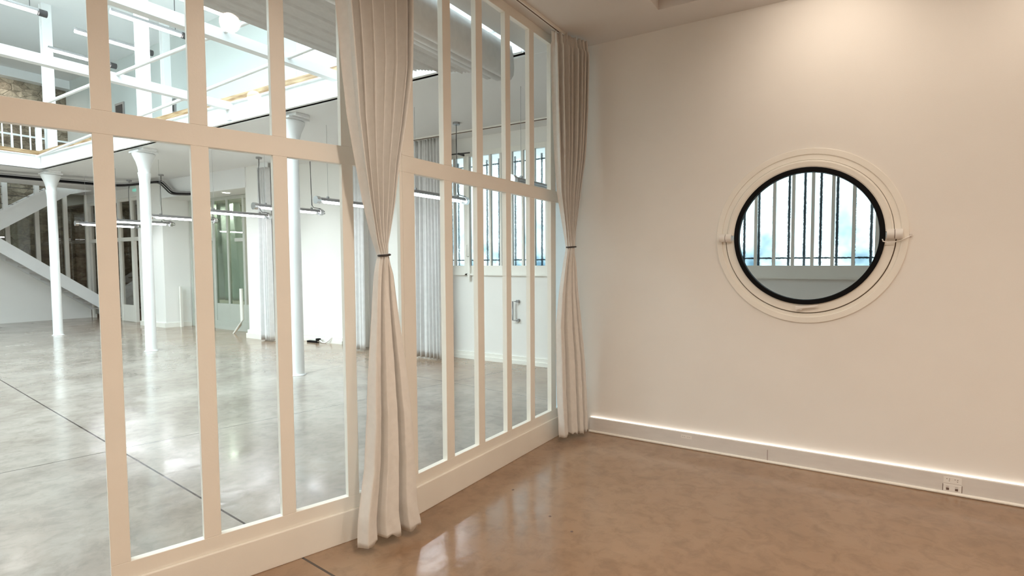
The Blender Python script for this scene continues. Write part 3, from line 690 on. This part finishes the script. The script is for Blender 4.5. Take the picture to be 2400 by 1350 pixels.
# ================================================================== GREEN GLAZED LOBBY
gl = empty('glazed_partition', (-12.5,6.78,0), 'grey green framed glazed partition of the lobby with a draped cloth behind the glass', 'glazed screen')
f = MB(); y0, y1 = 6.76, 6.82
for x, w in ((-14.18,.05),(-13.36,.04),(-13.16,.05),(-12.58,.03),(-11.93,.04),(-11.74,.03),(-10.90,.04)): f.box(x-w, x+w, y0, y1, 0, 3.06)
y2, y3 = y0+.003, y1-.003
f.box(-14.2,-10.861,y2,y3,2.98,3.058).box(-14.2,-13.1,y2,y3,2.06,2.14).box(-14.2,-13.3,y2,y3,.62,.72).box(-13.1,-10.861,y2,y3,.002,.60).box(-12.3,-11.93,y2,y3,2.02,2.10)
f.build('frame', M['greenframe'], gl, bevel=.004)
MB().box(-13.1,-10.86,y0-.02,y0,0,.20).build('kick_board', M['greenframe'], gl)
for a, b_, z0, z1 in ((-14.13,-13.40,.72,2.06),(-14.13,-13.40,2.14,2.98),(-13.11,-12.61,.60,2.98),(-12.55,-11.97,.60,2.98),(-11.70,-10.94,.60,2.98)):
    MB().box(a, b_, y0+.025, y0+.030, z0, z1).build('pane', M['greenglass'], gl)
rows = []
for k in range(25):
    z = 2.95-2.3*k/24; rows.append([(-13.75+1.10*t*(1+.33*k/24), 7.05+.06*sin(26*t+.6*k/24), z) for t in [j/90 for j in range(91)]])
lc = empty('draped_cloth', (-13.0,7.05,.65), 'pale loosely draped curtain behind the green tinted glass of the lobby', 'curtain')
MB().grid(rows).build('drape', M['fabric_far'], lc, solid=.004)
for x, y, lb in ((-11.93,6.42,'round downlight in the lobby soffit, the left one'), (-10.98,6.42,'round downlight in the lobby soffit, close to the white pier')):
    r_ = empty('downlight', (x,y,3.05), lb, 'downlight')
    MB().lathe([(0,-.002),(.075,-.002),(.075,.0)], (x,y,3.055), 24).build('lens', M['down'], r_)
    MB().lathe([(.075,-.006),(.095,-.006),(.098,.004)], (x,y,3.055), 24).build('trim_ring', M['steel'], r_)
# free-standing glass screen with white posts
gs = empty('glass_guard', (-12.9,6.5,0), 'low clear glass guard between two white posts before the lobby', 'glass guard')
MB().box(-14.16,-11.62,6.495,6.503,.12,.98).build('pane', M['glass'], gs)
MB().box(-14.20,-14.15,6.47,6.52,0,.98).build('post', M['frame'], gs)
MB().tube([(-11.62,6.5,.98),(-11.62,6.5,.3),(-11.64,6.47,.2),(-11.82,6.42,.0)], [.035,.035,.03,.02], 10).build('post', M['frame'], gs)

# ================================================================== DOORS LEFT OF THE COLUMN
lpn = empty('glazed_partition', (-17.2,6.48,0), 'white framed glazed partition with an open passage right of the stairs', 'glazed screen')
f = MB()
for x, w in ((-19.0,.05),(-17.95,.045),(-17.16,.05),(-16.42,.06),(-15.58,.05)): f.box(x-w, x+w, 6.43, 6.51, 0, 3.24)
f.box(-19.045,-15.532,6.433,6.507,3.16,3.238).box(-19.045,-15.532,6.433,6.507,2.12,2.22).box(-17.16,-16.42,6.44,6.50,.002,.44)
f.build('frame', M['frame'], lpn, bevel=.004)
for a, b_, z0, z1 in ((-18.95,-17.99,.1,2.12),(-18.95,-17.99,2.22,3.16),(-17.9,-17.2,.1,2.12),(-17.9,-17.2,2.22,3.16),(-17.11,-16.48,.44,2.12),(-17.11,-16.48,2.22,3.16),(-16.36,-15.62,2.22,3.16)):
    MB().box(a, b_, 6.468, 6.474, z0, z1).build('pane', M['darkglass'], lpn)
tag(MB().box(-16.14,-15.92,6.37,6.42,3.37,3.43).build('exit_light', M['green']), 'small green emergency light above the passage beside the middle column', 'exit light')

# ================================================================== STAIRS
XS = -18.25
def yz_prism(poly, x0, x1): return MB().prism(poly, lambda p:(x0,p[0],p[1]), lambda p:(x1,p[0],p[1]))
st = empty('staircase', (-18.6,6.3,0), 'lower white stair flight rising to the left in front of the stone wall', 'stairs')
def lowz(y): return 2.15-.80*(y-4.42)
sy = 1.62
P0, P1 = (2.6, 6.95), None
def slope_poly(ya, yb, zt, dz): return [(ya, zt(ya)), (yb, zt(yb)), (yb, zt(yb)-dz), (ya, zt(ya)-dz)]
yz_prism(slope_poly(3.0, 6.85, lambda y: 2.155-.787*(y-4.43), .36), XS, XS+.05).build('stringer', M['steel'], st)
yz_prism(slope_poly(3.0, 6.85, lambda y: 2.155-.787*(y-4.43), .36), -19.05, -19.0).build('stringer', M['steel'], st)
for i in range(15):
    z = .17*(i+.6); y = 4.43+(2.155-.20-z)/.787
    MB().box(-19.0, XS, y-.14, y+.14, z-.02, z+.02).build('tread', M['tread'], st)
st2 = empty('staircase', (-18.6,4.4,2.3), 'upper white stair flight rising to the right up to the upper floor', 'stairs')
zu = lambda y: 2.765+.745*(y-4.447)
yz_prism([(3.0,zu(3.0)),(5.52,zu(5.52)),(6.45,3.74),(6.45,3.57),(6.05,3.57),(3.0,zu(3.0)-.43)], XS, XS+.05).build('stringer', M['steel'], st2)
yz_prism([(3.0,zu(3.0)),(5.52,zu(5.52)),(5.52,zu(5.52)-.43),(3.0,zu(3.0)-.43)], -19.05, -19.0).build('stringer', M['steel'], st2)
for i in range(12):
    z = 1.75+.17*i; y = 4.447+(z-2.765+.12)/.745
    if y < 5.6: MB().box(-19.0, XS, y-.13, y+.13, z-.02, z+.02).build('tread', M['tread'], st2)
bl = empty('stair_railing', (XS+.02,4.8,3.0), 'white posts with thin cables along the upper stair flight', 'railing')
for y in (3.4, 3.97, 4.55, 5.135): MB().box(XS-.03, XS+.06, y-.045, y+.045, zu(y)-.02, 4.3).build('post', M['steel'], bl)
for z in (3.0,3.22,3.42): MB().tube([(XS+.03,2.8,z),(XS+.03,min(5.9, 4.447+(z-2.765)/.745),z)], .007, 6).build('cable', M['dark'], bl)
MB().hexa([(XS-.01,3.0,zu(3.0)),(XS+.08,3.0,zu(3.0)),(XS+.08,5.52,zu(5.52)),(XS-.01,5.52,zu(5.52))], [(XS-.01,3.0,zu(3.0)+.05),(XS+.08,3.0,zu(3.0)+.05),(XS+.08,5.52,zu(5.52)+.05),(XS-.01,5.52,zu(5.52)+.05)]).build('capping', M['steel'], bl)
sg = empty('glazed_partition', (-19.1,5.2,0), 'white framed glazing between the two stair flights before the stone wall', 'glazed screen')
f = MB()
for y in (4.20, 4.783, 5.357, 5.947, 6.42): f.box(-19.15,-19.06, y-.045, y+.045, max(0,1.9-.79*(y-4.43)), min(SO,2.35+.745*(y-4.447)))
f.build('frame', M['frame'], sg, bevel=.004)
for a, b_ in ((3.6,4.155),(4.245,4.738),(4.828,5.312),(5.402,5.902),(5.992,6.375)):
    MB().box(-19.112,-19.106,a,b_,max(.38,1.95-.79*(a-4.43)),min(SO,2.4+.745*(b_-4.447))).build('pane', M['darkglass'], sg)

# ================================================================== UPPER RAILING, PICTURES, CONDUIT
rl = empty('balcony_railing', (-14.68,2.5,3.83), 'white balcony railing with thin upright balusters along the far left edge of the well', 'railing')
MB().box(-14.70,-14.655,-6.5,4.35,4.31,4.355).build('top_rail', M['steel'], rl)
for i in range(28):
    y = 4.083-.135*i; MB().box(-14.69,-14.672,y-.009,y+.009,3.83,4.31).build('baluster', M['steel'], rl)
MB().box(-14.72,-14.64,4.17,4.25,3.80,4.60).build('post', M['steel'], rl)
rl2 = empty('balcony_railing', (-17.7,4.5,3.74), 'second white railing beyond, guarding the stair opening of the upper floor', 'railing')
MB().box(-17.74,-17.70,-3,6.3,4.62,4.66).build('top_rail', M['steel'], rl2)
for y in (3.2,3.9,4.6,5.25,5.9): MB().box(-17.74,-17.70,y-.02,y+.02,3.74,4.62).build('post', M['steel'], rl2)
for (xa, xb, za, zb, lb) in ((-17.35,-16.85,5.40,5.78,'dark framed picture on the upper back wall beside the middle steel post'), (-14.55,-14.2,5.1,5.45,'small dark framed panel on the upper back wall')):
    r_ = empty('picture', ((xa+xb)/2, 6.55, za), lb, 'picture')
    MB().box(xa,xb,6.53,6.56,za,zb).build('frame', M['greymetal'], r_); MB().box(xa+.07,xb-.07,6.522,6.53,za+.06,zb-.06).build('panel', M['dark'], r_)
cd = empty('cable_bundle', (-14.7,5.0,3.35), 'black and grey cable bundle clipped under the hall ceiling', 'cable bundle')
path = [(-15.9,0.5,3.38),(-15.55,3.85,3.37),(-15.15,5.0,3.35),(-14.85,5.6,3.34),(-14.4,5.85,3.37),(-14.05,5.98,3.40),(-13.85,6.04,3.38),(-13.72,6.10,3.26),(-13.55,6.14,3.14),(-13.1,6.16,3.09),(-12.8,6.17,3.07)]
def sm(p):
    o = []
    for i in range(len(p)-1):
        for k in range(4):
            t = k/4; a, b_, c_, d_ = p[max(i-1,0)], p[i], p[i+1], p[min(i+2,len(p)-1)]
            o.append(tuple(.5*((2*b_[j])+(-a[j]+c_[j])*t+(2*a[j]-5*b_[j]+4*c_[j]-d_[j])*t*t+(-a[j]+3*b_[j]-3*c_[j]+d_[j])*t**3) for j in range(3)))
    return o + [p[-1]]
P_ = sm(path)
MB().tube(P_, .032, 10).build('conduit', M['black'], cd)
MB().tube([(p[0]+.05,p[1]-.03,p[2]+.02) for p in P_], .018, 8).build('conduit', M['greymetal'], cd)
MB().tube([(p[0]-.03,p[1]-.04,p[2]-.03) for p in P_], .016, 8).build('conduit', M['dark'], cd)

# ================================================================== OUTLETS IN THE BASEBOARD
def outlet(x0, x1, z0, z1, lab, kind):
    yf = YW-.0365; root = empty(kind, ((x0+x1)/2, yf, z0), lab, 'outlet')
    MB().box(x0, x1, yf, yf+.004, z0, z1).build('face_plate', M['white'], root, bevel=.001)
    return root, yf
r_, yf = outlet(.492, .588, .075, .118, 'white double power socket, upper plate on the baseboard at right', 'power_outlet')
for cx in (.518, .561):
    for dx, dz in ((-.008,.006),(.006,.006),(.005,-.006)):
        MB().box(cx+dx-.0025, cx+dx+.0025, yf-.0006, yf+.001, .098+dz-.002, .098+dz+.002).build('pin_hole', M['groove'], r_)
r_, yf = outlet(.492, .588, .024, .069, 'white double data socket, lower plate on the baseboard at right', 'data_outlet')
for cx in (.515, .562):
    MB().box(cx-.008, cx+.008, yf-.0008, yf+.001, .031, .047).build('port', M['groove'], r_)
    MB().box(cx-.008, cx+.008, yf-.0006, yf+.001, .054, .056).build('label_slot', M['groove'], r_)
for x in (.490, .590): MB().box(x-.0015, x+.0015, yf, yf+.003, .024, .069).build('edge_gap', M['groove'], r_)
r_, yf = outlet(-1.245, -1.155, .082, .112, 'small white power socket on the baseboard near the corner curtain', 'power_outlet')
for cx in (-1.222, -1.180):
    for dx in (-.007,.007): MB().box(cx+dx-.002, cx+dx+.002, yf-.0006, yf+.001, .096, .100).build('pin_hole', M['groove'], r_)
# little specks of grit on the floor
for k, (x, y) in enumerate(((-1.975,2.846),(-1.572,2.65),(-1.374,2.555))):
    lb = ('tiny dark grit speck on the floor nearest the right-hand screen','tiny dark grit speck on the floor in the middle of three','faint tiny grit speck on the floor farthest from the screen')[k]
    tag(MB().lathe([(0,.003),(.007,.002),(.009,0)], (x,y,0), 9).build('grit_speck', M['groove']), lb, 'speck')

# ================================================================== LIGHT
w = bpy.data.worlds.new('sky'); sc.world = w; w.use_nodes = True
bg = w.node_tree.nodes['Background']; bg.inputs[0].default_value = (.79,.945,1.0,1); bg.inputs[1].default_value = 2.3
def lamp(kind, name, loc, energy, color, aim=None, **k):
    l = bpy.data.lights.new(name, kind); l.energy = energy; l.color = color
    for a, v in k.items(): setattr(l, a, v)
    o = bpy.data.objects.new(name, l); col.objects.link(o); o.location = loc
    if aim:
        from mathutils import Vector
        o.rotation_euler = (Vector(aim)-Vector(loc)).to_track_quat('-Z','Y').to_euler()
    return o
WARM = (1.0,.85,.70)
lamp('SPOT','wall_washer',(-.15,3.40,3.37),28,WARM,(-.2,4.24,2.75),spot_size=R(118),spot_blend=1.0,shadow_soft_size=.12)
lamp('SPOT','wall_washer',(1.15,3.40,3.37),25,WARM,(1.05,4.24,2.6),spot_size=R(118),spot_blend=1.0,shadow_soft_size=.12)
for x, y in ((-.6,1.2),(1.4,1.2),(-.6,-1.4),(1.4,-1.4),(3.2,2.0)):
    lamp('SPOT','room_light',(x,y,3.36),152,WARM,(x,y,0),spot_size=R(168),spot_blend=1.0,shadow_soft_size=.07)
lamp('AREA','lobby_fill',(-12.3,7.9,2.9),70,(.95,1,.9),(-12.3,7.4,0),size=.8)  # unseen fill added inside the lobby to brighten the cloth behind the glass
lamp('AREA','lobby_fill',(-12.9,6.92,2.95),14,(.95,1,.9),(-12.4,7.0,0),size=.12)  # second added fill, unseen, between the glass and the cloth
lamp('AREA','stair_fill',(-19.9,4.8,6.6),30,(1,.95,.88),(-20.6,4.8,2.0),size=.8)  # unseen fill added above the stairs to brighten the stone wall
lamp('AREA','passage_light',(-16.5,7.6,3.2),16,(1,.85,.7),(-16.5,7.6,0),size=.6)

# ================================================================== CAMERA
F, CX, CY, PITCH, ROLL, YAW = 1240.35, 1300.37, 680.26, .0494, -.0018, R(30.096)
cam = bpy.data.cameras.new('camera'); co = bpy.data.objects.new('camera', cam); col.objects.link(co)
cam.sensor_fit = 'HORIZONTAL'; cam.sensor_width = 36; cam.lens = F*36/2400
cam.shift_x = (1200-CX)/2400; cam.shift_y = (CY-675)/2400
cam.clip_start = .05; cam.clip_end = 200
from mathutils import Matrix
fw_ = (0, cos(PITCH), -sin(PITCH)); u0 = (0, sin(PITCH), cos(PITCH)); r0 = (1,0,0)
rt = [cos(ROLL)*r0[i]+sin(ROLL)*u0[i] for i in range(3)]; upv = [-sin(ROLL)*r0[i]+cos(ROLL)*u0[i] for i in range(3)]
m3 = Matrix(((rt[0],upv[0],-fw_[0]),(rt[1],upv[1],-fw_[1]),(rt[2],upv[2],-fw_[2])))
co.matrix_world = Matrix.Translation((0,0,1.5)) @ Matrix.Rotation(YAW,4,'Z') @ m3.to_4x4()
sc.camera = co

sc.view_settings.view_transform = 'Standard'; sc.view_settings.look = 'None'; sc.view_settings.exposure = 0.0
cy = sc.cycles
cy.use_denoising = True; cy.max_bounces = 14; cy.diffuse_bounces = 6; cy.glossy_bounces = 5; cy.transmission_bounces = 8; cy.transparent_max_bounces = 24
cy.sample_clamp_indirect = 6; cy.caustics_refractive = False; cy.caustics_reflective = False; cy.use_light_tree = True
